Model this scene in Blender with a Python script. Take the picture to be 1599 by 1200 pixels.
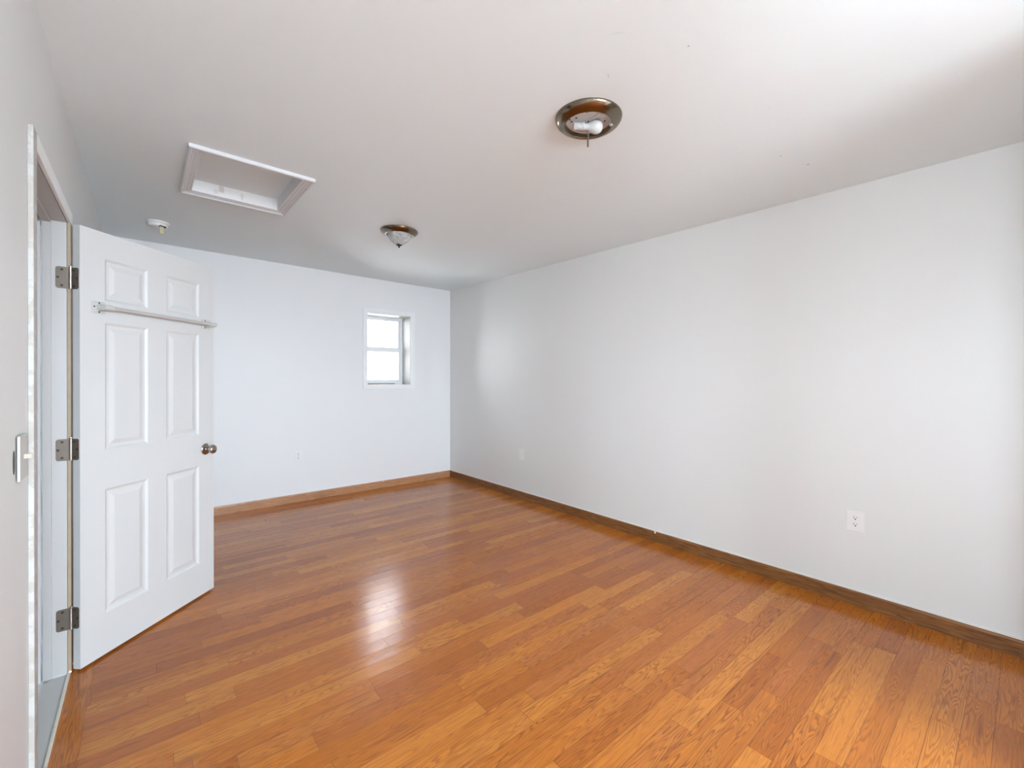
import bpy, bmesh, math, random
from mathutils import Vector, Matrix

for o in list(bpy.data.objects):
    bpy.data.objects.remove(o)
sc = bpy.context.scene
C = sc.collection

# ------------------------------------------------------------------ camera
cam = bpy.data.objects.new('camera', bpy.data.cameras.new('camera'))
C.objects.link(cam)
FPX, YAW, PITCH, ROLL, CYP = 681.276, 0.700864, -0.0022105, 0.00054984, 594.008
cam.data.sensor_fit = 'HORIZONTAL'
cam.data.sensor_width = 36.0
cam.data.lens = FPX / 1599 * 36
cam.data.shift_y = -(600 - CYP) / 1599
cam.data.clip_start = 0.02
fwd = Vector((math.sin(YAW) * math.cos(PITCH), math.cos(YAW) * math.cos(PITCH), math.sin(PITCH)))
r0 = Vector((math.cos(YAW), -math.sin(YAW), 0))
u0 = r0.cross(fwd)
rt = r0 * math.cos(ROLL) + u0 * math.sin(ROLL)
up = -r0 * math.sin(ROLL) + u0 * math.cos(ROLL)
mw = Matrix((rt, up, -fwd)).transposed().to_4x4()
mw.translation = Vector((0, 0, 1.34))
cam.matrix_world = mw
sc.camera = cam

# ------------------------------------------------------------------ view + daylight
sc.view_settings.view_transform = 'Standard'
sc.view_settings.look = 'None'
sc.view_settings.gamma = 1
sc.view_settings.use_curve_mapping = False
sc.view_settings.exposure = 3.56

world = bpy.data.worlds.new('daylight')
sc.world = world
world.use_nodes = True
wn, wl = world.node_tree.nodes, world.node_tree.links
wn.clear()
wo = wn.new('ShaderNodeOutputWorld')
bg = wn.new('ShaderNodeBackground')
tc = wn.new('ShaderNodeTexCoord')
sp = wn.new('ShaderNodeSeparateXYZ')
cr = wn.new('ShaderNodeValToRGB')
mr = wn.new('ShaderNodeMapRange')
mr.inputs['From Min'].default_value = -1
mr.inputs['From Max'].default_value = 1
cr.color_ramp.elements[0].position = 0.42
cr.color_ramp.elements[0].color = (0.47, 0.525, 0.585, 1)      # sunlit ground below the horizon
cr.color_ramp.elements[1].position = 0.53
cr.color_ramp.elements[1].color = (0.825, 0.93, 1.06, 1)      # hazy bright sky
wl.new(tc.outputs['Generated'], sp.inputs[0])
wl.new(sp.outputs['Z'], mr.inputs['Value'])
wl.new(mr.outputs[0], cr.inputs[0])
wl.new(cr.outputs[0], bg.inputs['Color'])
bg.inputs['Strength'].default_value = 5.0
wl.new(bg.outputs[0], wo.inputs['Surface'])

# room numbers (metres); the camera stands at x = 0, y = 0
XL, XR, YB, YR = -0.267, 3.229, 5.149, -3.0
def cz(x, y):                       # the ceiling is slightly out of level
    return 2.5127 - 0.0093 * x + 0.0141 * y
RW = (-0.10, 1.65, 0.87, 2.30)          # rear window x0 x1 z0 z1
LW = (-1.30, -0.56, 0.95, 1.90)      # left-hand window behind the camera y0 y1 z0 z1
CX, CY = 2.1, -.32
HW = (1.20, 1.45, 1.50, 1.80)        # hallway window y0 y1 z0 z1
def portal(name, loc, rot, sx, sy):
    d = bpy.data.lights.new(name, 'AREA')
    d.shape = 'RECTANGLE'; d.size = sx; d.size_y = sy
    d.cycles.is_portal = True
    o = bpy.data.objects.new(name, d); C.objects.link(o)
    o.location = loc; o.rotation_euler = rot
H = math.pi / 2
portal('portal_rear', ((RW[0]+RW[1])/2, YR-0.12, (RW[2]+RW[3])/2), (H, 0, 0), RW[1]-RW[0], RW[3]-RW[2])
portal('portal_left', (XL-0.14, (LW[0]+LW[1])/2, (LW[2]+LW[3])/2), (0, -H, 0), LW[3]-LW[2], LW[1]-LW[0])
portal('portal_hall', (-1.82, (HW[0]+HW[1])/2, (HW[2]+HW[3])/2), (0, -H, 0), HW[3]-HW[2], HW[1]-HW[0])
portal('portal_far', (2.34, YB+0.26, 1.71), (-H, 0, 0), 0.57, 0.87)

# ------------------------------------------------------------------ helpers
def tag(o, label=None, cat=None, group=None, kind=None):
    if label: o['label'] = label
    if cat: o['category'] = cat
    if group: o['group'] = group
    if kind: o['kind'] = kind
    return o

def obj(name, bm, mat, parent=None, smooth=False, angle=40):
    bmesh.ops.recalc_face_normals(bm, faces=bm.faces)
    me = bpy.data.meshes.new(name)
    bm.to_mesh(me); bm.free()
    for m in (mat if isinstance(mat, (list, tuple)) else [mat]):
        me.materials.append(m)
    if smooth:
        for p in me.polygons: p.use_smooth = True
        try: me.set_sharp_from_angle(angle=math.radians(angle))
        except Exception: pass
    o = bpy.data.objects.new(name, me); C.objects.link(o)
    if parent: o.parent = parent
    return o

def empty(name, loc=(0, 0, 0), rz=0):
    o = bpy.data.objects.new(name, None); C.objects.link(o)
    o.empty_display_size = 0.05
    o.location = loc; o.rotation_euler = (0, 0, rz)
    return o

def box(bm, x0, x1, y0, y1, z0, z1, bev=0, mi=0, seg=2):
    vs = [bm.verts.new(v) for v in ((x0,y0,z0),(x1,y0,z0),(x1,y1,z0),(x0,y1,z0),(x0,y0,z1),(x1,y0,z1),(x1,y1,z1),(x0,y1,z1))]
    fs = [bm.faces.new([vs[i] for i in q]) for q in ((0,3,2,1),(4,5,6,7),(0,1,5,4),(1,2,6,5),(2,3,7,6),(3,0,4,7))]
    for f in fs: f.material_index = mi
    if bev:
        es = {e for f in fs for e in f.edges}
        r = bmesh.ops.bevel(bm, geom=list(es), offset=bev, segments=seg, affect='EDGES', profile=0.5)
        for f in r['faces']: f.material_index = mi
    return fs

def B(*a, **k):
    bm = bmesh.new(); box(bm, *a, **k); return bm

def lathe(bm, prof, c=(0, 0, 0), n=64, axis='Z', mi=0, close=False):
    """revolve (r, h) pairs round an axis through c"""
    def pt(r, h, t):
        a, b = r * math.cos(t), r * math.sin(t)
        v = {'Z': (a, b, h), 'Y': (a, h, b), 'X': (h, a, b)}[axis]
        return (v[0]+c[0], v[1]+c[1], v[2]+c[2])
    rings = []
    for r, h in prof:
        if r < 1e-6: rings.append([bm.verts.new(pt(0, h, 0))])
        else: rings.append([bm.verts.new(pt(r, h, 2*math.pi*i/n)) for i in range(n)])
    pairs = list(zip(rings, rings[1:]))
    if close: pairs.append((rings[-1], rings[0]))
    for A, Bq in pairs:
        for i in range(n):
            j = (i+1) % n
            if len(A) == 1 and len(Bq) == 1: continue
            if len(A) == 1: f = bm.faces.new((A[0], Bq[i], Bq[j]))
            elif len(Bq) == 1: f = bm.faces.new((A[i], A[j], Bq[0]))
            else: f = bm.faces.new((A[i], A[j], Bq[j], Bq[i]))
            f.material_index = mi
    return bm

def tube(bm, pts, r, n=16, mi=0):
    """round bar along points, capped"""
    pts = [Vector(p) for p in pts]
    rs = r if isinstance(r, (list, tuple)) else [r] * len(pts)
    rings = []
    ref = None
    for i, p in enumerate(pts):
        d = (pts[min(i+1, len(pts)-1)] - pts[max(i-1, 0)]).normalized()
        if ref is None:
            ref = Vector((0, 0, 1)) if abs(d.z) < 0.9 else Vector((1, 0, 0))
        a = d.cross(ref).normalized(); b = d.cross(a).normalized()
        rings.append([bm.verts.new(p + rs[i]*(a*math.cos(2*math.pi*k/n) + b*math.sin(2*math.pi*k/n))) for k in range(n)])
    for A, Q in zip(rings, rings[1:]):
        for k in range(n):
            bm.faces.new((A[k], A[(k+1) % n], Q[(k+1) % n], Q[k])).material_index = mi
    bm.faces.new(rings[0][::-1]).material_index = mi
    bm.faces.new(rings[-1]).material_index = mi
    return bm

def sweep_rect(bm, cx0, cx1, cy0, cy1, prof, zf):
    """mitred moulding: prof = (inset, drop) pairs from the outer edge; zf(x, y) = reference height"""
    rings = []
    for ins, dz in prof:
        ring = []
        for x, y in ((cx0+ins, cy0+ins), (cx1-ins, cy0+ins), (cx1-ins, cy1-ins), (cx0+ins, cy1-ins)):
            ring.append(bm.verts.new((x, y, zf(x, y) + dz)))
        rings.append(ring)
    for A, Q in zip(rings, rings[1:]):
        for k in range(4):
            bm.faces.new((A[k], A[(k+1) % 4], Q[(k+1) % 4], Q[k]))
    return bm

# ------------------------------------------------------------------ materials
def mat(name):
    m = bpy.data.materials.new(name); m.use_nodes = True
    nt = m.node_tree
    return m, nt.nodes, nt.links, nt.nodes['Principled BSDF']

def flat(name, col, rough=0.5, metal=0.0, bump=0.0, bscale=60, var=0.0, vscale=3, spec=0.5):
    m, n, l, p = mat(name)
    p.inputs['Roughness'].default_value = rough
    p.inputs['Metallic'].default_value = metal
    p.inputs['Specular IOR Level'].default_value = spec
    t = n.new('ShaderNodeTexCoord')
    nz = n.new('ShaderNodeTexNoise'); nz.inputs['Scale'].default_value = vscale; nz.inputs['Detail'].default_value = 4
    l.new(t.outputs['Object'], nz.inputs['Vector'])
    mx = n.new('ShaderNodeMix'); mx.data_type = 'RGBA'
    a = [max(0, c * (1 - var)) for c in col]; b = [min(1, c * (1 + var)) for c in col]
    mx.inputs['A'].default_value = (*a, 1); mx.inputs['B'].default_value = (*b, 1)
    l.new(nz.outputs['Fac'], mx.inputs['Factor'])
    l.new(mx.outputs['Result'], p.inputs['Base Color'])
    if bump:
        nb = n.new('ShaderNodeTexNoise'); nb.inputs['Scale'].default_value = bscale; nb.inputs['Detail'].default_value = 3
        l.new(t.outputs['Object'], nb.inputs['Vector'])
        bp = n.new('ShaderNodeBump'); bp.inputs['Strength'].default_value = bump; bp.inputs['Distance'].default_value = 0.002
        l.new(nb.outputs['Fac'], bp.inputs['Height'])
        l.new(bp.outputs[0], p.inputs['Normal'])
    return m

class NB:
    """tiny node builder for the wood shaders"""
    def __init__(s, n, l): s.n, s.l = n, l
    def put(s, sock, v):
        if hasattr(v, 'is_linked') or isinstance(v, bpy.types.NodeSocket): s.l.new(v, sock)
        else: sock.default_value = v
    def m(s, op, a, b=0.0, c=0.0, clamp=False):
        x = s.n.new('ShaderNodeMath'); x.operation = op; x.use_clamp = clamp
        s.put(x.inputs[0], a); s.put(x.inputs[1], b); s.put(x.inputs[2], c)
        return x.outputs[0]
    def vec(s, x, y, z):
        v = s.n.new('ShaderNodeCombineXYZ')
        s.put(v.inputs[0], x); s.put(v.inputs[1], y); s.put(v.inputs[2], z)
        return v.outputs[0]
    def noise(s, v, scale=1.0, detail=2.0, rough=0.5, dist=0.0):
        t = s.n.new('ShaderNodeTexNoise')
        s.l.new(v, t.inputs['Vector']); t.inputs['Scale'].default_value = scale
        t.inputs['Detail'].default_value = detail; t.inputs['Roughness'].default_value = rough
        t.inputs['Distortion'].default_value = dist
        return t.outputs['Fac']
    def ramp(s, f, stops):
        r = s.n.new('ShaderNodeValToRGB'); s.l.new(f, r.inputs[0])
        e = r.color_ramp.elements
        e[0].position, e[0].color = stops[0][0], (*stops[0][1], 1)
        e[1].position, e[1].color = stops[-1][0], (*stops[-1][1], 1)
        for p, c in stops[1:-1]:
            q = e.new(p); q.color = (*c, 1)
        return r.outputs[0]
    def mix(s, f, a, b, mode='MIX'):
        x = s.n.new('ShaderNodeMix'); x.data_type = 'RGBA'; x.blend_type = mode
        s.put(x.inputs['Factor'], f)
        for k, v in (('A', a), ('B', b)):
            if isinstance(v, tuple): x.inputs[k].default_value = (*v, 1)
            else: s.l.new(v, x.inputs[k])
        return x.outputs['Result']
    def smooth(s, v, a, b):
        x = s.n.new('ShaderNodeMapRange'); x.interpolation_type = 'SMOOTHSTEP'
        s.l.new(v, x.inputs['Value'])
        x.inputs['From Min'].default_value = a; x.inputs['From Max'].default_value = b
        return x.outputs[0]

def plank_mat(name, along='X', width=0.0826, length=0.80, off=0.0):
    """oak strip floor: random board lengths, flat-sawn grain, fine joints"""
    m, n, l, p = mat(name)
    q = NB(n, l)
    t = n.new('ShaderNodeTexCoord'); s = n.new('ShaderNodeSeparateXYZ')
    l.new(t.outputs['Object'], s.inputs[0])
    u, v = (s.outputs[0], s.outputs[1]) if along == 'X' else (s.outputs[1], s.outputs[0])
    vv = q.m('DIVIDE', q.m('ADD', v, off), width)
    row = q.m('FLOOR', vv); fy = q.m('SUBTRACT', vv, row)
    wn_ = n.new('ShaderNodeTexWhiteNoise'); wn_.noise_dimensions = '1D'; l.new(row, wn_.inputs['W'])
    uu = q.m('ADD', q.m('DIVIDE', u, length), q.m('MULTIPLY', wn_.outputs['Value'], 571.0))
    vo = n.new('ShaderNodeTexVoronoi'); vo.voronoi_dimensions = '1D'; vo.feature = 'F1'
    vo.inputs['Scale'].default_value = 1.0; l.new(uu, vo.inputs['W'])
    ve = n.new('ShaderNodeTexVoronoi'); ve.voronoi_dimensions = '1D'; ve.feature = 'DISTANCE_TO_EDGE'
    ve.inputs['Scale'].default_value = 1.0; l.new(uu, ve.inputs['W'])
    cs = n.new('ShaderNodeSeparateColor'); l.new(vo.outputs['Color'], cs.inputs[0])
    ra, rb, rc = cs.outputs
    seed = q.m('MULTIPLY', ra, 61.0); seed2 = q.m('MULTIPLY', rb, 43.0)
    # flat-sawn rings: contour lines of a stretched noise
    yl = q.m('MULTIPLY', fy, width)
    f1 = q.noise(q.vec(q.m('MULTIPLY_ADD', u, 2.0, seed), q.m('MULTIPLY_ADD', yl, 26.0, seed2), seed), 1.0, 1.5, 0.45)
    rings = q.m('FRACT', q.m('MULTIPLY', f1, 19.0))
    line = q.m('MULTIPLY', q.smooth(rings, 0.35, 0.92), q.m('SUBTRACT', 1.0, q.smooth(rings, 0.93, 1.0)))
    wav = q.noise(q.vec(q.m('MULTIPLY', u, 7.0), q.m('MULTIPLY', v, 230.0), seed), 1.0, 3.0, 0.6)
    pores = q.noise(q.vec(q.m('MULTIPLY', u, 30.0), q.m('MULTIPLY', v, 700.0), seed2), 1.0, 2.0, 0.6)
    streak = q.noise(q.vec(q.m('MULTIPLY_ADD', u, 1.7, seed2), q.m('MULTIPLY_ADD', yl, 48.0, seed), 3.3), 1.0, 3.0, 0.55)
    base = q.ramp(rb, [(0.0, (0.390, 0.105, 0.012)), (0.2, (0.480, 0.142, 0.016)), (0.6, (0.560, 0.178, 0.020)), (0.88, (0.600, 0.207, 0.027)), (1.0, (0.625, 0.228, 0.032))])
    red = q.m('MULTIPLY', q.smooth(rc, 0.55, 1.0), 0.45)
    base = q.mix(red, base, (0.43, 0.125, 0.032))
    dark = (0.180, 0.046, 0.010)
    lamt = q.m('MULTIPLY', line, q.m('MULTIPLY_ADD', ra, 0.50, 0.22))
    col = q.mix(lamt, base, dark)
    col = q.mix(q.m('MULTIPLY', q.smooth(wav, 0.48, 0.72), 0.40), col, dark)
    col = q.mix(q.m('MULTIPLY', q.smooth(pores, 0.55, 0.72), 0.22), col, dark)
    col = q.mix(q.m('MULTIPLY', q.smooth(streak, 0.60, 0.74), 0.66), col, (0.185, 0.044, 0.014))
    col = q.mix(q.m('MULTIPLY', q.smooth(streak, 0.40, 0.24), 0.25), col, (0.62, 0.25, 0.05))
    # joints
    e = q.m('MULTIPLY', q.m('MINIMUM', fy, q.m('SUBTRACT', 1.0, fy)), width)
    ee = q.m('MULTIPLY', ve.outputs['Distance'], length)
    gap_s = q.m('SUBTRACT', 1.0, q.smooth(e, 0.0004, 0.0013))
    gap_e = q.m('SUBTRACT', 1.0, q.smooth(ee, 0.0004, 0.0014))
    gap = q.m('MAXIMUM', gap_s, gap_e)
    gw = q.m('MULTIPLY', gap, q.m('MULTIPLY_ADD', q.noise(q.vec(u, v, 0.0), 3.0, 2.0), 1.1, 0.0), clamp=True)
    col = q.mix(gw, col, (0.075, 0.026, 0.010))
    l.new(col, p.inputs['Base Color'])
    big = q.noise(q.vec(u, v, 0.5), 2.2, 3.0, 0.6)
    l.new(q.m('ADD', q.m('MULTIPLY_ADD', big, 0.16, 0.10), q.m('MULTIPLY', line, 0.05)), p.inputs['Roughness'])
    p.inputs['Specular IOR Level'].default_value = 0.46
    # bump: cupped boards, open joints, fine pores
    cup = q.m('MULTIPLY', q.m('POWER', q.m('ABSOLUTE', q.m('SUBTRACT', fy, 0.5)), 2.0), 0.0016)
    tilt = q.m('MULTIPLY', q.m('MULTIPLY', q.m('SUBTRACT', ra, 0.5), fy), 0.0007)
    h = q.m('ADD', cup, tilt)
    h = q.m('SUBTRACT', h, q.m('MULTIPLY', gap, 0.0006))
    h = q.m('SUBTRACT', h, q.m('MULTIPLY', pores, 0.00006))
    h = q.m('ADD', h, q.m('MULTIPLY', big, 0.0012))
    bp = n.new('ShaderNodeBump'); bp.inputs['Strength'].default_value = 0.6; bp.inputs['Distance'].default_value = 1.0
    l.new(h, bp.inputs['Height']); l.new(bp.outputs[0], p.inputs['Normal'])
    return m

def oak_mat(name, along, c0, c1, dark, seed=0.0, rough=0.35):
    m, n, l, p = mat(name)
    q = NB(n, l)
    t = n.new('ShaderNodeTexCoord'); s = n.new('ShaderNodeSeparateXYZ')
    l.new(t.outputs['Object'], s.inputs[0])
    ax = {'X': (0, 1, 2), 'Y': (1, 0, 2), 'Z': (2, 0, 1)}[along]
    u, v, w = (s.outputs[i] for i in ax)
    f1 = q.noise(q.vec(q.m('MULTIPLY_ADD', u, 1.5, seed), q.m('MULTIPLY', w, 38.0), q.m('MULTIPLY', v, 38.0)), 1.0, 2.0, 0.5)
    rings = q.m('FRACT', q.m('MULTIPLY', f1, 11.0))
    line = q.m('MULTIPLY', q.smooth(rings, 0.2, 0.9), q.m('SUBTRACT', 1.0, q.smooth(rings, 0.92, 1.0)))
    po = q.noise(q.vec(q.m('MULTIPLY', u, 25.0), q.m('MULTIPLY', w, 500.0), q.m('MULTIPLY', v, 500.0)), 1.0, 2.0, 0.6)
    lo = q.noise(q.vec(q.m('MULTIPLY', u, 1.1), q.m('MULTIPLY', w, 6.0), seed), 1.0, 3.0)
    col = q.mix(q.smooth(lo, 0.35, 0.65), c0, c1)
    col = q.mix(q.m('MULTIPLY', line, 0.78), col, dark)
    col = q.mix(q.m('MULTIPLY', q.smooth(po, 0.5, 0.7), 0.35), col, dark)
    l.new(col, p.inputs['Base Color'])
    p.inputs['Roughness'].default_value = rough
    return m

def chipped_mat(name, c0, c1, scale=18, lo=0.5, hi=0.56, rough=0.55):
    """paint with ragged bare or filled patches"""
    m, n, l, p = mat(name)
    q = NB(n, l)
    t = n.new('ShaderNodeTexCoord')
    a = q.noise(t.outputs['Object'], scale, 5.0, 0.65)
    l.new(q.mix(q.smooth(a, lo, hi), c0, c1), p.inputs['Base Color'])
    p.inputs['Roughness'].default_value = rough
    bp = n.new('ShaderNodeBump'); bp.inputs['Strength'].default_value = 0.5; bp.inputs['Distance'].default_value = 0.002
    l.new(a, bp.inputs['Height']); l.new(bp.outputs[0], p.inputs['Normal'])
    return m

def ceiling_mat():
    """flat white paint with a few dark specks and scuffs"""
    m, n, l, p = mat('ceiling_paint')
    q = NB(n, l)
    t = n.new('ShaderNodeTexCoord'); s = n.new('ShaderNodeSeparateXYZ'); l.new(t.outputs['Object'], s.inputs[0])
    col = None
    nz = q.noise(t.outputs['Object'], 1.3, 4.0, 0.6)
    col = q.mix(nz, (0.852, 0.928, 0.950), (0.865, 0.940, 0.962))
    for x, y, rx, ry, ang, k in ((1.462,0.773,.004,.004,0,.6), (2.531,0.835,.006,.004,.7,.6), (2.736,0.770,.008,.004,.7,.75), (2.56,0.80,.003,.003,0,.3),
                            (1.23,0.901,.030,.0016,-.9,.18), (1.373,1.051,.016,.002,.5,.3), (2.05,.72,.004,.003,0,.25)):
        dx = q.m('SUBTRACT', s.outputs[0], x); dy = q.m('SUBTRACT', s.outputs[1], y)
        ca, sa = math.cos(ang), math.sin(ang)
        a = q.m('DIVIDE', q.m('ADD', q.m('MULTIPLY', dx, ca), q.m('MULTIPLY', dy, sa)), rx)
        b = q.m('DIVIDE', q.m('SUBTRACT', q.m('MULTIPLY', dy, ca), q.m('MULTIPLY', dx, sa)), ry)
        d = q.m('ADD', q.m('MULTIPLY', a, a), q.m('MULTIPLY', b, b))
        col = q.mix(q.m('MULTIPLY', q.m('SUBTRACT', 1.0, q.smooth(d, 0.3, 1.2)), k), col, (0.22, 0.19, 0.15))
    l.new(col, p.inputs['Base Color']); p.inputs['Roughness'].default_value = 0.7
    nb = q.noise(t.outputs['Object'], 40, 3.0)
    bp = n.new('ShaderNodeBump'); bp.inputs['Strength'].default_value = 0.12; bp.inputs['Distance'].default_value = 0.002
    l.new(nb, bp.inputs['Height']); l.new(bp.outputs[0], p.inputs['Normal'])
    return m

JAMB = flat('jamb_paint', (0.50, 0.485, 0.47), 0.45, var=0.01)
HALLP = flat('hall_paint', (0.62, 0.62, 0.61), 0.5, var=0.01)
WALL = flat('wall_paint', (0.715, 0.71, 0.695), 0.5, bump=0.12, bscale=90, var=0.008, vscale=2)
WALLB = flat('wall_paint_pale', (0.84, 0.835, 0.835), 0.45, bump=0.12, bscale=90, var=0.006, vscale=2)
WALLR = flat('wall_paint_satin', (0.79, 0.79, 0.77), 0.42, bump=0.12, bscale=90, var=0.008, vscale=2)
CEIL = ceiling_mat()
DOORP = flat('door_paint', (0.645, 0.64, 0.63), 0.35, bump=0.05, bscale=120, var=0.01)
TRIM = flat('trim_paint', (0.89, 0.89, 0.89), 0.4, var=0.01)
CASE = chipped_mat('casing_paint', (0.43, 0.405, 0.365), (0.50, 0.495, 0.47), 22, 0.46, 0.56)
RAW = flat('raw_wood_edge', (0.40, 0.30, 0.205), 0.6, var=0.15, vscale=20)
PLASTIC = flat('white_plastic', (0.86, 0.85, 0.835), 0.35)
PLAST2 = flat('receptacle_plastic', (0.85, 0.845, 0.83), 0.3)
DARK = flat('dark_slot', (0.03, 0.03, 0.03), 0.6)
VINYL = flat('window_vinyl', (0.86, 0.86, 0.86), 0.35)
NICKEL = flat('aged_nickel', (0.155, 0.125, 0.10), 0.5, 0.65, bump=0.05, bscale=200, var=0.12, vscale=40)
STEEL = flat('bright_steel', (0.75, 0.70, 0.66), 0.25, 1.0)
KNOBM = flat('satin_nickel', (0.42, 0.37, 0.34), 0.2, 1.0)
BRONZE = flat('brushed_bronze', (0.235, 0.19, 0.14), 0.2, 1.0, var=0.15, vscale=12)
DBRONZE = flat('dark_bronze', (0.035, 0.030, 0.026), 0.45, 0.5)
PAN = flat('enamel_pan', (0.66, 0.67, 0.68), 0.35, var=0.05, vscale=30)
PORC = flat('porcelain', (0.54, 0.54, 0.525), 0.3)
BULBM = flat('frosted_bulb', (0.60, 0.60, 0.60), 0.25)
CREAMBAR = flat('cream_bar', (0.51, 0.475, 0.445), 0.4, var=0.03)
CREAM = flat('cream_plastic', (0.58, 0.57, 0.535), 0.4, var=0.03)
TILE = flat('hall_tile', (0.58, 0.57, 0.55), 0.35, var=0.04, vscale=4)
GROUT = chipped_mat('rough_threshold', (0.74, 0.70, 0.60), (0.60, 0.50, 0.38), 60, 0.55, 0.68)
CAULK = flat('caulk', (0.84, 0.80, 0.76), 0.5)
YELLOW = flat('yellow_tab', (0.66, 0.60, 0.36), 0.5)
HTRIM = flat('hatch_trim_paint', (0.72, 0.72, 0.73), 0.45, var=0.01)
def hatch_side_mat():
    """white paint with two ragged scuffs where a latch used to sit"""
    m, n, l, p = mat('scuffed_paint')
    q = NB(n, l); t = n.new('ShaderNodeTexCoord'); s = n.new('ShaderNodeSeparateXYZ'); l.new(t.outputs['Object'], s.inputs[0])
    nz = q.noise(t.outputs['Object'], 55, 4.0, 0.7)
    col = q.mix(nz, (0.80, 0.80, 0.80), (0.84, 0.84, 0.84))
    for x, rx, z, rz, k in ((-.088, .020, .052, .030, .55), (-.120, .016, .030, .016, .3), (.030, .010, .035, .030, .35)):
        a = q.m('DIVIDE', q.m('SUBTRACT', s.outputs[0], x), rx); b = q.m('DIVIDE', q.m('SUBTRACT', s.outputs[2], z), rz)
        d = q.m('ADD', q.m('ADD', q.m('MULTIPLY', a, a), q.m('MULTIPLY', b, b)), q.m('MULTIPLY_ADD', nz, 3.0, -1.5))
        col = q.mix(q.m('MULTIPLY', q.m('SUBTRACT', 1.0, q.smooth(d, 0.5, 1.1)), k), col, (0.50, 0.44, 0.40))
    l.new(col, p.inputs['Base Color']); p.inputs['Roughness'].default_value = 0.5
    return m
HATCHSIDE = hatch_side_mat()
STICK = flat('red_brown_wood', (0.30, 0.11, 0.07), 0.5, var=0.2, vscale=30)
SWPL = flat('switch_ivory', (0.52, 0.51, 0.47), 0.4)
PEACH = flat('aged_toggle', (0.50, 0.44, 0.38), 0.4)
FLOOR = plank_mat('oak_planks', 'X')
BORDER = plank_mat('oak_border', 'Y', 0.089, 1.4, off=0.267)
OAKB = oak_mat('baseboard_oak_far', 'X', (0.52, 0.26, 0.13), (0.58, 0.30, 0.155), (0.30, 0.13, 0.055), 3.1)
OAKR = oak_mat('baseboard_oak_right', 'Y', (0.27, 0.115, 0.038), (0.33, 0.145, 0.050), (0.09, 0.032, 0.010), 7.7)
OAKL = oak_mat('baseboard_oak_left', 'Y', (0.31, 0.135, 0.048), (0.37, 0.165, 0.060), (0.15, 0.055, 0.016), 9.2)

def glass_mat(name, rough, col=(1, 1, 1), trans=1.0, ior=1.45):
    m, n, l, p = mat(name)
    p.inputs['Base Color'].default_value = (*col, 1)
    p.inputs['Roughness'].default_value = rough
    p.inputs['Transmission Weight'].default_value = trans
    p.inputs['IOR'].default_value = ior
    return m
PANE = bpy.data.materials.new('window_glass'); PANE.use_nodes = True
_n, _l = PANE.node_tree.nodes, PANE.node_tree.links
_n.clear()
_o = _n.new('ShaderNodeOutputMaterial'); _t = _n.new('ShaderNodeBsdfTransparent'); _g = _n.new('ShaderNodeBsdfGlossy'); _m = _n.new('ShaderNodeMixShader')
_f = _n.new('ShaderNodeFresnel'); _f.inputs['IOR'].default_value = 1.35
_t.inputs['Color'].default_value = (0.95, 0.97, 0.97, 1); _g.inputs['Roughness'].default_value = 0.02
_l.new(_f.outputs[0], _m.inputs[0]); _l.new(_t.outputs[0], _m.inputs[1]); _l.new(_g.outputs[0], _m.inputs[2]); _l.new(_m.outputs[0], _o.inputs['Surface'])

def shade_glass():
    m, n, l, p = mat('swirled_glass')
    p.inputs['Base Color'].default_value = (0.93, 0.94, 0.93, 1)
    p.inputs['Roughness'].default_value = 0.12
    p.inputs['Transmission Weight'].default_value = 0.75
    p.inputs['IOR'].default_value = 1.4
    q = NB(n, l); t = n.new('ShaderNodeTexCoord')
    a = q.noise(t.outputs['Object'], 22, 4.0, 0.6, 1.5)
    l.new(q.m('MULTIPLY_ADD', a, 0.7, 0.35, clamp=True), p.inputs['Transmission Weight'])
    bp = n.new('ShaderNodeBump'); bp.inputs['Strength'].default_value = 0.4; bp.inputs['Distance'].default_value = 0.004
    l.new(a, bp.inputs['Height']); l.new(bp.outputs[0], p.inputs['Normal'])
    return m
SHADE = shade_glass()

# ------------------------------------------------------------------ room shell
def structure(name, bm, m, **k):
    return tag(obj(name, bm, m, **k), kind='structure')

TH, ZT = 0.10, 2.66
# floor: planks across the room, one border board along the left wall
bm = bmesh.new()
box(bm, -0.178, XR, YR, YB, -0.05, 0.0, mi=0)
box(bm, -0.256, -0.178, YR, YB, -0.05, 0.0, mi=1)
structure('floor', bm, [FLOOR, BORDER])
structure('trim_1', B(-0.268, -0.256, 2.0, 2.818, -0.05, 0.004, bev=0.003), GROUT)      # threshold edge
structure('floor_hall', B(-1.70, -0.268, 0.95, 3.0, -0.06, -0.004), TILE)

# ceiling with the hatch opening
HX0, HX1, HY0, HY1 = 0.232, 0.735, 2.828, 3.475
bm = bmesh.new()
def cbox(x0, x1, y0, y1):
    fs = box(bm, x0, x1, y0, y1, 0, 0.08)
    for v in {v for f in fs for v in f.verts}:
        v.co.z += cz(v.co.x, v.co.y)
cbox(XL-TH, HX0, YR-TH, YB+TH); cbox(HX1, XR+TH, YR-TH, YB+TH)
cbox(HX0, HX1, YR-TH, HY0); cbox(HX0, HX1, HY1, YB+TH)
structure('ceiling', bm, CEIL)

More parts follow.
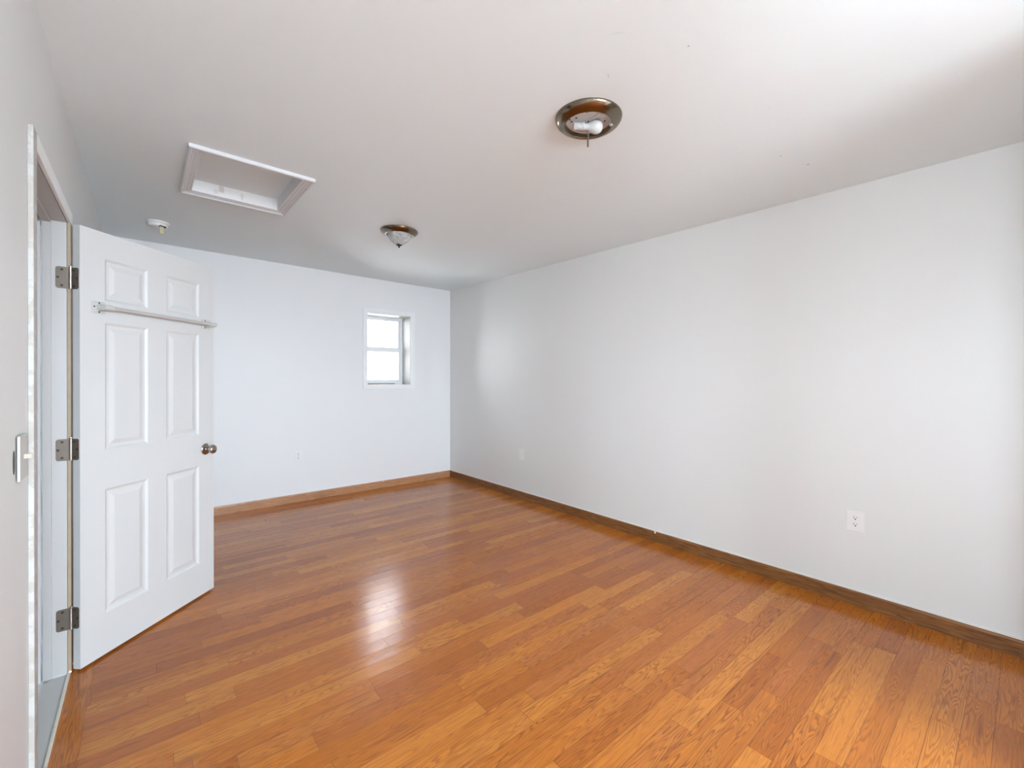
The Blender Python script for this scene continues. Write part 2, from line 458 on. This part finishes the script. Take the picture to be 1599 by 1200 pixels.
structure('wall_right', B(XR, XR+TH, YR-TH, YB+0.22, -0.05, ZT), WALLR)
WX0, WX1, WZ0, WZ1 = 2.059, 2.627, 1.274, 2.146
bm = bmesh.new()
for a in ((XL-TH, WX0, -0.05, ZT), (WX1, XR, -0.05, ZT), (WX0, WX1, -0.05, WZ0), (WX0, WX1, WZ1, ZT)):
    box(bm, a[0], a[1], YB, YB+0.30, a[2], a[3])
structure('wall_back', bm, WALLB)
DY0, DY1, DZ = 2.002, 2.820, 2.052
XH = -0.343
bm = bmesh.new()
box(bm, XH, XL, YR-TH, LW[0], -0.05, ZT); box(bm, XH, XL, LW[1], DY0, -0.05, ZT)
box(bm, XH, XL, LW[0], LW[1], -0.05, LW[2]); box(bm, XH, XL, LW[0], LW[1], LW[3], ZT)
box(bm, XH, XL, DY1, YB, -0.05, ZT); box(bm, XH, XL, DY0, DY1, DZ, ZT)
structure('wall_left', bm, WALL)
bm = bmesh.new()
xs = [XL-TH, RW[0], RW[1], XR+TH]
for i in range(3):
    if i == 1:
        w = RW
        box(bm, xs[i], xs[i+1], YR-TH, YR, -0.05, w[2]); box(bm, xs[i], xs[i+1], YR-TH, YR, w[3], ZT)
    else:
        box(bm, xs[i], xs[i+1], YR-TH, YR, -0.05, ZT)
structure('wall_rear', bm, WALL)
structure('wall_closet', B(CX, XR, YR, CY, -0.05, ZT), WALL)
# hallway beyond the door
bm = bmesh.new()
box(bm, -1.70, -0.349, 2.808, 2.90, -0.05, 2.036)
box(bm, -1.70, -0.343, 2.800, 2.90, 2.044, 2.5)
box(bm, -1.70, -0.349, 2.83, 2.90, 2.030, 2.050)
structure('wall_hall_end', bm, HALLP)
bm = bmesh.new()
box(bm, -1.80, -1.70, 0.85, HW[0], -0.05, 2.5); box(bm, -1.80, -1.70, HW[1], 2.90, -0.05, 2.5)
box(bm, -1.80, -1.70, HW[0], HW[1], -0.05, HW[2]); box(bm, -1.80, -1.70, HW[0], HW[1], HW[3], 2.5)
structure('wall_hall_side', bm, HALLP)
structure('wall_hall_near', B(-1.70, XH, 0.85, 0.95, -0.05, 2.5), HALLP)
structure('ceiling_hall', B(-1.70, XH, 0.95, 2.90, 2.42, 2.5), CEIL)

# windows behind and beside the camera: frame, mullion, panes
def side_window(n, w, P):
    """w = a0 a1 z0 z1 along the wall; P(a, d) -> x, y with d the depth into the wall"""
    r = tag(empty('window_%d' % n, (0, 0, 0)), kind='structure')
    a0, a1, z0, z1 = w; am = (a0+a1)/2; f = 0.04
    def bx(bm, u0, u1, d0, d1, q0, q1):
        p, q = P(u0, d0), P(u1, d1)
        box(bm, min(p[0], q[0]), max(p[0], q[0]), min(p[1], q[1]), max(p[1], q[1]), q0, q1)
        return bm
    bm = bmesh.new()
    bx(bm, a0, a0+f, .02, .065, z0, z1); bx(bm, a1-f, a1, .02, .065, z0, z1)
    bx(bm, a0+f, a1-f, .02, .065, z0, z0+f); bx(bm, a0+f, a1-f, .02, .065, z1-f, z1)
    bx(bm, am-.022, am+.022, .02, .065, z0+f, z1-f)
    obj('window_frame', bm, VINYL, r)
    obj('pane', bx(bmesh.new(), a0+f, am-.022, .040, .044, z0+f, z1-f), PANE, r)
    obj('pane', bx(bmesh.new(), am+.022, a1-f, .040, .044, z0+f, z1-f), PANE, r)
side_window(2, RW, lambda a, d: (a, YR-d))
side_window(4, LW, lambda a, d: (XL-d, a))
side_window(3, HW, lambda a, d: (-1.70-d, a))

# ------------------------------------------------------------------ far window
w1 = tag(empty('window_1', (2.343, YB, WZ0)), kind='structure')
def rel(bm, o):
    bmesh.ops.translate(bm, verts=bm.verts, vec=-Vector(o.location)); return bm
bm = bmesh.new(); t0 = 0.014
box(bm, 2.006, WX0, YB-t0, YB, 1.218, 2.200, bev=.002); box(bm, WX1, 2.686, YB-t0, YB, 1.218, 2.200, bev=.002)
box(bm, WX0, WX1, YB-t0, YB, WZ1, 2.200, bev=.002); box(bm, WX0, WX1, YB-t0, YB, 1.218, WZ0, bev=.002)
obj('window_trim', rel(bm, w1), TRIM, w1)
YW = 5.367
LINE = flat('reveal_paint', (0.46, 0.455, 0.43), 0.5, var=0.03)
bm = bmesh.new(); g = 0.004
box(bm, WX0, WX0+g, YB, YW, WZ0, WZ1); box(bm, WX1-g, WX1, YB, YW, WZ0, WZ1)
box(bm, WX0+g, WX1-g, YB, YW, WZ1-g, WZ1); box(bm, WX0+g, WX1-g, YB, YW, WZ0, WZ0+.001)
obj('window_lining', rel(bm, w1), LINE, w1)
bm = bmesh.new(); f = 0.028
x0, x1 = WX0+0.002, WX1-0.003
box(bm, x0, x0+f, YW, YW+.06, WZ0, WZ1); box(bm, x1-f+.002, x1, YW, YW+.06, WZ0, WZ1)
box(bm, x0+f, x1-f, YW, YW+.06, WZ1-.022, WZ1); box(bm, x0+f, x1-f, YW, YW+.06, WZ0, WZ0+.02)
obj('window_frame', rel(bm, w1), VINYL, w1)
ui = (x0+f, x1-f)
bm = bmesh.new()   # upper sash
box(bm, ui[0], ui[0]+.022, YW+.03, YW+.055, 1.70, WZ1-.022); box(bm, ui[1]-.022, ui[1], YW+.03, YW+.055, 1.70, WZ1-.022)
box(bm, ui[0]+.022, ui[1]-.022, YW+.03, YW+.055, WZ1-.050, WZ1-.022); box(bm, ui[0]+.022, ui[1]-.022, YW+.03, YW+.055, 1.70, 1.735)
us = obj('upper_sash', rel(bm, w1), VINYL, w1)
obj('pane', rel(B(ui[0]+.02, ui[1]-.02, YW+.042, YW+.045, 1.73, WZ1-.048), w1), PANE, us)
bm = bmesh.new()   # lower sash
box(bm, ui[0], ui[0]+.026, YW+.004, YW+.028, WZ0+.02, 1.752); box(bm, ui[1]-.026, ui[1], YW+.004, YW+.028, WZ0+.02, 1.752)
box(bm, ui[0]+.026, ui[1]-.026, YW+.004, YW+.028, 1.690, 1.752); box(bm, ui[0]+.026, ui[1]-.026, YW+.004, YW+.028, WZ0+.02, WZ0+.062)
ls = obj('lower_sash', rel(bm, w1), VINYL, w1)
obj('pane', rel(B(ui[0]+.024, ui[1]-.024, YW+.014, YW+.017, WZ0+.06, 1.692), w1), PANE, ls)
st = B(2.066, 2.508, YW-.020, YW-.006, WZ0, WZ0+.011, bev=.002)
tag(obj('wooden_stick', st, STICK), 'thin reddish-brown wooden stick lying on the sill of the small far window', 'stick')

structure('sky_blocker.001', B(-1.60, XH-0.01, -1.9, 0.1, 2.00, 2.10), VINYL)  # unseen overhang, added to keep high sky light off the near-right floor
structure('sky_blocker', B(XL-TH, XR+0.6, YB+0.30, YB+1.05, 2.32, 2.42), VINYL)  # unseen overhang, added to cut sky light reaching the far window
# pale house next door, seen through the far window
hb = tag(empty('exterior_house', (2.9, 7.6, 0)), 'pale neighbouring house seen through the small far window', 'house')
SID = flat('pale_siding', (0.35, 0.31, 0.29), 0.7, var=0.03)
bm = bmesh.new()
box(bm, -4.5, 4.5, 0, 4.0, -1.0, 3.6)
for k in range(24): box(bm, -4.5, 4.5, -.012, 0, -1.0 + k*.19, -1.0 + k*.19 + .178)      # lapped boards
obj('wall', bm, SID, hb)
bm = bmesh.new()
v = [bm.verts.new(p) for p in ((-4.9,-.35,3.55),(4.9,-.35,3.55),(4.9,2.0,4.6),(-4.9,2.0,4.6),(4.9,4.4,3.55),(-4.9,4.4,3.55))]
bm.faces.new(v[:4]); bm.faces.new((v[3], v[2], v[4], v[5])); bm.faces.new((v[0], v[3], v[5])); bm.faces.new((v[1], v[4], v[2])); bm.faces.new((v[0], v[5], v[4], v[1]))
obj('roof', bm, flat('pale_roof', (0.5, 0.5, 0.5), 0.7), hb)
hw = obj('window', B(.05, .75, -.04, .0, .95, 1.55), VINYL, hb)
bm = bmesh.new()
for k in range(6): box(bm, .09, .71, -.046, -.04, .99+.09*k, 1.05+.09*k)
obj('louvre', bm, flat('grey_louvre', (0.25, 0.26, 0.28), 0.3), hw)

# ------------------------------------------------------------------ baseboards
def base_prof(bm, axis, a0, a1, wall, sgn, h=0.086, t=0.013):
    pr = [(0, 0), (t, 0), (t, h-.012), (t*.85, h-.004), (t*.45, h), (0, h)]
    ends = []
    for a in (a0, a1):
        ends.append([bm.verts.new((a, wall+sgn*d, z) if axis == 'X' else (wall+sgn*d, a, z)) for d, z in pr])
    k = len(pr)
    for i in range(k):
        bm.faces.new((ends[0][i], ends[0][(i+1) % k], ends[1][(i+1) % k], ends[1][i]))
    bm.faces.new(ends[0]); bm.faces.new(ends[1][::-1])
    return bm
def caulk(axis, a0, a1, wall, sgn, parent):
    w = wall + sgn*.0075
    lo, hi = min(wall, w), max(wall, w)
    b = B(a0, a1, lo, hi, .0858, .0925) if axis == 'X' else B(lo, hi, a0, a1, .0858, .0925)
    obj('caulk_bead', b, CAULK, parent)
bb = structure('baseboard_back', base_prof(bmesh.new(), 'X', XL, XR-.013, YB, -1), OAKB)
caulk('X', XL, XR-.004, YB, -1, bb)
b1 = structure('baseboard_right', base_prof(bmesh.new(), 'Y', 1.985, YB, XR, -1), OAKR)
caulk('Y', 1.985, YB-.004, XR, -1, b1)
b2 = structure('baseboard_right.001', base_prof(bmesh.new(), 'Y', CY, 1.982, XR, -1), OAKR)
caulk('Y', CY, 1.982, XR, -1, b2)
bm = bmesh.new()
box(bm, XR-.0150, XR-.0128, 1.976, 1.990, .070, .100, bev=.0008); box(bm, XR-.004, XR, 1.945, 1.968, .088, .108, bev=.001)
obj('paint_drip', bm, CAULK, b1)
bm = B(2.253, 2.259, YB-.0150, YB-.0128, .072, .092, bev=.0008)
obj('paint_drip', bm, CAULK, bb)
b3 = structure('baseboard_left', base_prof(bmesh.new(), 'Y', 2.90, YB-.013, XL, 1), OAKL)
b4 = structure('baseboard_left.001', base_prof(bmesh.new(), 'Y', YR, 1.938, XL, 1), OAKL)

# ------------------------------------------------------------------ door frame on the left wall
CT = 0.013
bm = bmesh.new()
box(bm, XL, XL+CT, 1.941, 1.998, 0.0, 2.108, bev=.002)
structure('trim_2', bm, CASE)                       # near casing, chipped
structure('trim_3', B(XL, XL+CT, 1.998, 2.884, 2.054, 2.108, bev=.002), TRIM)
structure('trim_4', B(XL, XL+CT-.001, 2.827, 2.884, 0.0, 2.054, bev=.001), RAW)
bm = bmesh.new()                                    # jamb lining and stop
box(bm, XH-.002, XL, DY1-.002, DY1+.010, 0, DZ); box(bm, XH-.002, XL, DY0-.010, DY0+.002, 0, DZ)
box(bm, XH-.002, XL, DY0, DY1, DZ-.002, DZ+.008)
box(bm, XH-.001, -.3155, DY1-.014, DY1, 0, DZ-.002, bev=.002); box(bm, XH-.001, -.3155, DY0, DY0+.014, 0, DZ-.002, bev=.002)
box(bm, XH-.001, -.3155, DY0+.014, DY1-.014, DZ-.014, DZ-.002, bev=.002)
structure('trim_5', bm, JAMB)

# ------------------------------------------------------------------ six-panel door, swung wide open
DA = 0.7769
DW, DH, DT = 0.7885, 2.032, 0.035
door = tag(empty('door_1', (-0.2231, 2.7942, 0.012), DA), kind='structure')
PAN_U = ((0.112, 0.337), (0.448, 0.674))
PAN_Z = ((0.198, 0.797), (0.985, 1.600), (1.704, 1.908))
def panel_face(bm, y, s):
    """moulded face of the leaf: y = face plane, s = direction into the leaf"""
    us = [0] + [a for p in PAN_U for a in p] + [DW]
    zs = [0] + [a for p in PAN_Z for a in p] + [DH]
    for i in range(len(us)-1):
        for j in range(len(zs)-1):
            a, b, c, d = us[i], us[i+1], zs[j], zs[j+1]
            if i % 2 == 1 and j % 2 == 1:
                prof = [(0, 0), (.004, .0022), (.012, .0075), (.020, .0080), (.026, .0078), (.046, .0026), (.050, .0022)]
                prev = None
                for ins, dep in prof:
                    r = [bm.verts.new((p, y + s*dep, q)) for p, q in ((a+ins, c+ins), (b-ins, c+ins), (b-ins, d-ins), (a+ins, d-ins))]
                    if prev:
                        for k in range(4): bm.faces.new((prev[k], prev[(k+1) % 4], r[(k+1) % 4], r[k]))
                    prev = r
                bm.faces.new(prev)
            else:
                bm.faces.new([bm.verts.new(p) for p in ((a, y, c), (b, y, c), (b, y, d), (a, y, d))])
bm = bmesh.new()
panel_face(bm, 0.0, 1); panel_face(bm, DT, -1)
for q in (((0,0,0),(0,DT,0),(0,DT,DH),(0,0,DH)), ((DW,0,0),(DW,DT,0),(DW,DT,DH),(DW,0,DH)), ((0,0,0),(DW,0,0),(DW,DT,0),(0,DT,0)), ((0,0,DH),(DW,0,DH),(DW,DT,DH),(0,DT,DH))):
    bm.faces.new([bm.verts.new(p) for p in q])
bmesh.ops.remove_doubles(bm, verts=bm.verts, dist=1e-5)
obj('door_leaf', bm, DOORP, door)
# knob on both faces
def knob(s, y):
    bm = bmesh.new()
    c = (0.722, y, 0.893)
    lathe(bm, [(0, 0), (.034, 0), (.0352, -s*.003), (.033, -s*.007), (.022, -s*.0105), (.014, -s*.012), (.0115, -s*.016), (.0115, -s*.026),
               (.016, -s*.031), (.0235, -s*.037), (.0272, -s*.045), (.0272, -s*.051), (.0245, -s*.058), (.017, -s*.0625), (.008, -s*.0645), (0, -s*.065)], c, 48, 'Y')
    obj('knob', bm, KNOBM, door, smooth=True, angle=50)
knob(1, 0.0); knob(-1, DT)
# hinges: one leaf on the door edge, one on the jamb
Di = (Matrix.Translation(door.location) @ Matrix.Rotation(DA, 4, 'Z')).inverted()
def rounded_leaf(bm, P, a0, a1, z0, z1, r, round_hi):
    """thin plate from a0 (pin side) to a1 with rounded far corners; P(a, b, z), b = thickness"""
    pts = [(a0, z0)]
    sg = 1 if a1 > a0 else -1
    for k in range(7):
        t = -math.pi/2 + k*math.pi/12
        pts.append((a1 - sg*r + sg*r*math.cos(t), z0 + r + r*math.sin(t)))
    for k in range(7):
        t = k*math.pi/12
        pts.append((a1 - sg*r + sg*r*math.cos(t), z1 - r + r*math.sin(t)))
    pts.append((a0, z1))
    lo = [bm.verts.new(P(a, 0, z)) for a, z in pts]; hi = [bm.verts.new(P(a, .002, z)) for a, z in pts]
    bm.faces.new(lo); bm.faces.new(hi[::-1])
    for i in range(len(pts)):
        j = (i+1) % len(pts); bm.faces.new((lo[i], lo[j], hi[j], hi[i]))
PIN = Di @ Vector((-0.2545, 2.8125, 0))
def hinge(zc):
    z0, z1 = zc - .049, zc + .049
    zl = z0 - .012, z1 - .012
    bm = bmesh.new()
    Pd = lambda a, b, z: (-b, a, z)                                     # on the door edge
    rounded_leaf(bm, Pd, .034, .0055, zl[0], zl[1], .010, True)
    Pj = lambda a, b, z: tuple(Di @ Vector((a, DY1 - .002 - b, z)))     # on the jamb (world)
    rounded_leaf(bm, Pj, -.262, -.303, z0, z1, .010, True)
    box(bm, PIN.x-.001, .001, PIN.y-.001, PIN.y+.001, zl[0], zl[1])
    h = obj('hinge', bm, NICKEL, door)
    bm = bmesh.new()
    for k in range(5):                                                  # barrel knuckles
        a = zl[0] + k*(zl[1]-zl[0])/5
        lathe(bm, [(0, a+.0005), (.0052, a+.0005), (.0052, a+(zl[1]-zl[0])/5-.0005), (0, a+(zl[1]-zl[0])/5-.0005)], (PIN.x, PIN.y, 0), 20)
    lathe(bm, [(0, zl[1]), (.0035, zl[1]), (.0048, zl[1]+.003), (.0040, zl[1]+.007), (0, zl[1]+.008)], (PIN.x, PIN.y, 0), 20)
    tag(obj('pin', bm, STEEL, h, smooth=True), 'bright worn hinge pin')
    for a, dz in ((.026, .036), (.026, -.036), (.0125, 0)):
        bm = lathe(bmesh.new(), [(0, -.0027), (.0042, -.0027), (.0050, -.002), (.0050, 0)], (0, a, zc-.012+dz), 16, 'X')
        obj('screw', bm, DBRONZE, h)
    for a, dz in ((-.283, .036), (-.283, -.036), (-.296, 0)):
        bm = lathe(bmesh.new(), [(0, -.0027), (.0042, -.0027), (.0050, -.002), (.0050, 0)], (a, DY1-.002, zc+dz), 16, 'Y')
        bm.transform(Di)
        obj('screw', bm, DBRONZE, h)
for zc in (1.799, 1.018, 0.247): hinge(zc)

# towel bar screwed across the door
tb = tag(empty('towel_bar', door.location, DA), 'cream towel bar screwed across the upper part of the open white door', 'towel bar')
ZB = 1.667 - .0
def bracket(u0, u1, uc, screws, end):
    br = obj('bracket', B(u0, u1, -.004, 0, ZB-.030, ZB+.030, bev=.0015), CREAM, tb)
    bm = bmesh.new()
    pts = [(uc, -.003, ZB), (uc, -.018, ZB), (uc, -.034, ZB)]
    tube(bm, pts, [.017, .0145, .014], 24)
    e = (end[0], -.038, ZB); g = (end[1], -.038, ZB)
    tube(bm, [e, g], .0135, 24)
    obj('post', bm, CREAM, br, smooth=True)
    for a, dz in screws:
        obj('screw', lathe(bmesh.new(), [(0, -.0055), (.0032, -.0055), (.004, -.004), (.004, -.003)], (a, 0, ZB+dz), 16, 'Y'), DARK, br)
bracket(.049, .112, .085, ((.060, .003), (.082, .022), (.082, -.021)), (.070, .112))
bracket(.690, .757, .726, ((.716, .0225), (.716, -.021), (.748, 0)), (.705, .757))
obj('bar', tube(bmesh.new(), [(.100, -.038, ZB), (.735, -.038, ZB)], .0095, 24), CREAMBAR, tb, smooth=True)

# ------------------------------------------------------------------ attic hatch
ah = tag(empty('attic_hatch', (0.485, 3.15, cz(0.485, 3.15))), 'white framed attic access hatch recessed in the ceiling above the door', 'attic hatch')
czl = lambda x, y: cz(x, y)
prof = [(0, 0), (0, -.016), (.004, -.020), (.012, -.020), (.017, -.013), (.024, -.013), (.029, -.009), (.042, -.009), (.046, -.006), (.056, -.006), (.056, .004)]
obj('frame', rel(sweep_rect(bmesh.new(), HX0-.056, HX1+.056, HY0-.056, HY1+.056, prof, czl), ah), HTRIM, ah)
bm = bmesh.new()
ZP = 2.626
for q in (((HX0,HY0),(HX1,HY0)), ((HX1,HY0),(HX1,HY1)), ((HX1,HY1),(HX0,HY1)), ((HX0,HY1),(HX0,HY0))):
    (xa, ya), (xb, yb) = q
    bm.faces.new([bm.verts.new(p) for p in ((xa,ya,cz(xa,ya)-.005), (xb,yb,cz(xb,yb)-.005), (xb,yb,ZP+.03), (xa,ya,ZP+.03))])
bmesh.ops.remove_doubles(bm, verts=bm.verts, dist=1e-5)
bmesh.ops.solidify(bm, geom=bm.faces, thickness=.004)
obj('recess_side', rel(bm, ah), HATCHSIDE, ah)
obj('panel', rel(B(HX0-.01, HX1+.01, HY0-.01, HY1+.01, ZP, ZP+.02), ah), CEIL, ah)

# ------------------------------------------------------------------ ceiling lights
RING = [(.1475, 0), (.1490, -.003), (.1480, -.008), (.1430, -.016), (.1330, -.025), (.1210, -.0305), (.1130, -.0325), (.1100, -.0350), (.1060, -.0355), (.1035, -.0335), (.1020, -.0300), (.1000, -.0180), (.0990, -.0080)]
def fixture(name, x, y, label):
    z = cz(x, y)
    r = tag(empty(name, (x, y, z)), label, 'ceiling light', 'flush ceiling lights with bronze rings')
    r.rotation_euler = (math.atan(.0141), math.atan(.0093), 0)
    obj('ring', lathe(bmesh.new(), RING, n=96), BRONZE, r, smooth=True, angle=60)
    return r
def socket(r, d, off, ln=.040):
    """lampholder lying along the unit direction d, starting off from the middle"""
    d = Vector(d)
    bm = bmesh.new()
    a, b = d*off, d*(off+ln)
    zz = Vector((0, 0, -.036))
    ps, rs = [a+zz], [.0165]
    k = 7
    for i in range(k):
        t0, t1 = (i+.15)/k, (i+.85)/k
        for t, q in ((t0, .0170), (t1, .0170), (t1+.02, .0152), ((i+1)/k, .0152)):
            ps.append(a + (b-a)*t + zz); rs.append(q)
    tube(bm, ps, rs, 24)
    return obj('socket', bm, PORC, r, smooth=True)
def bulb(r, d, off):
    d = Vector(d); zz = Vector((0, 0, -.038))
    prof = [(0, .013), (.012, .0135), (.022, .0155), (.033, .021), (.044, .027), (.056, .0300), (.066, .0295), (.076, .0255), (.084, .018), (.088, .009), (.089, .001)]
    bm = tube(bmesh.new(), [d*(off+h)+zz for h, _ in prof], [q for _, q in prof], 32)
    return obj('bulb', bm, BULBM, r, smooth=True, angle=70)
l1 = fixture('ceiling_light', 1.532, 1.283, 'bare ceiling light without its glass shade, white bulb and rod exposed')
bm = lathe(bmesh.new(), [(0, -.010), (.098, -.010), (.100, -.014)], n=64)
pan = obj('back_plate', bm, PAN, l1, smooth=True)
IR = Vector((math.cos(YAW), -math.sin(YAW), 0))      # the bulb lies along this wall-to-wall diagonal
s1 = socket(l1, IR, -.066, .048)
bulb(l1, IR, -.024)
bm = tube(bmesh.new(), [(0, 0, -.010), (0, 0, -.128)], .0038, 12)
bmr = obj('threaded_rod', bm, NICKEL, l1, smooth=True)
lathe_n = lathe(bmesh.new(), [(0, -.060), (.006, -.060), (.006, -.054), (0, -.054)], n=6)
obj('nut', lathe_n, STEEL, bmr)
for ang, rr in ((2.3, .075), (2.75, .06), (3.3, .078), (3.75, .066), (4.3, .072), (5.6, .074), (.45, .082), (1.6, .07), (.1, .088), (2.5, .085), (3.0, .088), (1.1, .075), (2.0, .05)):
    a, b = rr*math.cos(ang), rr*math.sin(ang)
    obj('slot', lathe(bmesh.new(), [(0, -.0112), (.0048, -.0112), (.0048, -.010)], (a, b, 0), 12), DARK, pan)
obj('bracket', B(-.009, .009, -.070, .070, -.0135, -.010, bev=.001), PAN, l1)
obj('shade_clip', B(.060, .072, -.082, -.070, -.040, -.010, bev=.001), PORC, l1)

l2 = fixture('ceiling_light', 1.588, 3.303, 'ceiling light with swirled glass bowl shade, near the small window')
l2.rotation_euler = (math.atan(.0141), math.atan(.0093), 0)
obj('back_plate', lathe(bmesh.new(), [(0, -.010), (.098, -.010), (.100, -.014)], n=64), PAN, l2, smooth=True)
outer = [(.0955, -.026), (.095, -.034), (.0915, -.047), (.085, -.062), (.0745, -.078), (.060, -.092), (.043, -.104), (.026, -.112), (.006, -.116)]
inner = [(r-.0035 if r > .01 else r, z+.0035) for r, z in reversed(outer)]
obj('shade', lathe(bmesh.new(), outer + inner, n=64, close=True), SHADE, l2, smooth=True, angle=60)
socket(l2, IR, -.066, .048); bulb(l2, IR, -.024)
fin = [(0, -.110), (.023, -.1105), (.0255, -.113), (.022, -.118), (.011, -.122), (.006, -.125), (.005, -.129), (.0062, -.132), (.0045, -.137), (0, -.139)]
obj('finial', lathe(bmesh.new(), fin, n=32), DBRONZE, l2, smooth=True)

# ------------------------------------------------------------------ smoke detector
sx, sy = 0.085, 4.425
sd = tag(empty('smoke_detector', (sx, sy, cz(sx, sy))), 'round white smoke detector on the ceiling with a yellow tab hanging from it', 'smoke detector')
obj('base', lathe(bmesh.new(), [(.072, .002), (.073, -.006), (.070, -.012), (.064, -.014)], n=64), PLASTIC, sd, smooth=True)
obj('body', lathe(bmesh.new(), [(.062, -.013), (.063, -.028), (.058, -.038), (.040, -.044), (.020, -.045), (0, -.045)], n=64), PLASTIC, sd, smooth=True)
dd = Vector((0.55, -0.83, 0)).normalized(); tt = Vector((-dd.y, dd.x, 0))
def orient(bm, o, a, b):
    M = Matrix(((a.x, b.x, 0, o[0]), (a.y, b.y, 0, o[1]), (0, 0, 1, o[2]), (0, 0, 0, 1)))
    bm.transform(M); return bm
tray = obj('battery_drawer', orient(B(-.024, .024, -.014, .004, -.007, .004, bev=.001), dd*.055 + Vector((0, 0, -.038)), tt, dd), DARK, sd)
tag(tray, 'dark open battery slot')
tab = obj('pull_tab', orient(B(-.014, .014, -.001, .001, -.062, 0, bev=.0006), dd*.056 - tt*.008 + Vector((0, 0, -.036)), tt, dd), YELLOW, sd)
tag(tab, 'yellow hanging tab')

# ------------------------------------------------------------------ outlets, wall plate, switch
def duplex(name, label, loc, rz, W=.086, Hh=.122, group=None):
    """built facing -y, then turned to its wall"""
    r = tag(empty(name, loc, rz), label, 'outlet')
    if group: r['group'] = group
    obj('plate', B(-W/2, W/2, -.0055, 0, -Hh/2, Hh/2, bev=.0022), PLASTIC, r)
    for s in (1, -1):
        zc = s*.0195
        bm = bmesh.new(); n = 28
        pts = []
        for k in range(n):
            t = 2*math.pi*k/n
            pts.append((.0175*math.cos(t), max(-.0125, min(.0125, .0175*math.sin(t)))))
        lo = [bm.verts.new((a, -.0056, zc+b)) for a, b in pts]; hi = [bm.verts.new((a*.97, -.0080, zc+b*.97)) for a, b in pts]
        bm.faces.new(hi)
        for k in range(n): bm.faces.new((lo[k], lo[(k+1) % n], hi[(k+1) % n], hi[k]))
        rc = obj('receptacle', bm, PLAST2, r)
        bm = bmesh.new()
        box(bm, -.0078, -.0052, -.0086, -.0075, zc-.001, zc+.0085); box(bm, .0052, .0074, -.0086, -.0075, zc+.0005, zc+.0075)
        lathe(bm, [(0, -.0086), (.0036, -.0086), (.0036, -.0075)], (0, 0, zc-.0068), 14, 'Y')
        obj('slots', bm, DARK, rc)
    obj('screw', lathe(bmesh.new(), [(0, -.0072), (.0025, -.0068), (.0032, -.005)], (0, 0, 0), 16, 'Y'), PLAST2, r)
    return r
duplex('wall_outlet', 'white duplex outlet low on the right wall, the near large one', (XR, .662, .498), -H)
duplex('wall_outlet', 'small white duplex outlet on the far wall, right of the door knob', (1.290, YB, .499), 0, .078, .116)
wp = tag(empty('wall_plate', (XR, 3.654, .497), -H), 'plain white wall plate on the right wall near the far corner', 'wall plate')
obj('plate', B(-.040, .040, -.0065, 0, -.061, .061, bev=.0022), PLASTIC, wp)
for s in (1, -1):
    obj('screw', lathe(bmesh.new(), [(0, -.0078), (.0025, -.0076), (.0032, -.006)], (0, 0, s*.042), 16, 'Y'), PLAST2, wp)

ls_ = tag(empty('light_switch', (XL, 1.815, 1.121)), 'cream light switch on the left wall beside the door frame, its plate standing proud', 'light switch')
obj('plate', B(.003, .0095, -.043, .060, -.062, .062, bev=.002), SWPL, ls_)
obj('toggle', orient(B(-.006, .012, -.0045, .0045, -.006, .008, bev=.002), (.013, .008, 0), Vector((1, 0, 0)), Vector((0, 1, 0))), PEACH, ls_)
bm = bmesh.new()
pts = [(-.067 + .008*abs(math.sin(k*math.pi/10))**1 * (1 if k <= 10 else -1), -.030 + .060*(1-math.cos(k*math.pi/10))/2) for k in range(21)]
vv = [(-.062 + .010*math.sin(2*math.pi*k/24), -.006 + .032*math.cos(2*math.pi*k/24)) for k in range(24)]
lo = [bm.verts.new((0, a, b)) for a, b in vv]; hi = [bm.verts.new((.0012, a, b)) for a, b in vv]
bm.faces.new(hi); bm.faces.new(lo)
for k in range(24): bm.faces.new((lo[k], lo[(k+1) % 24], hi[(k+1) % 24], hi[k]))
tag(obj('box_gap', bm, DARK, ls_), 'dark gap beside the plate')
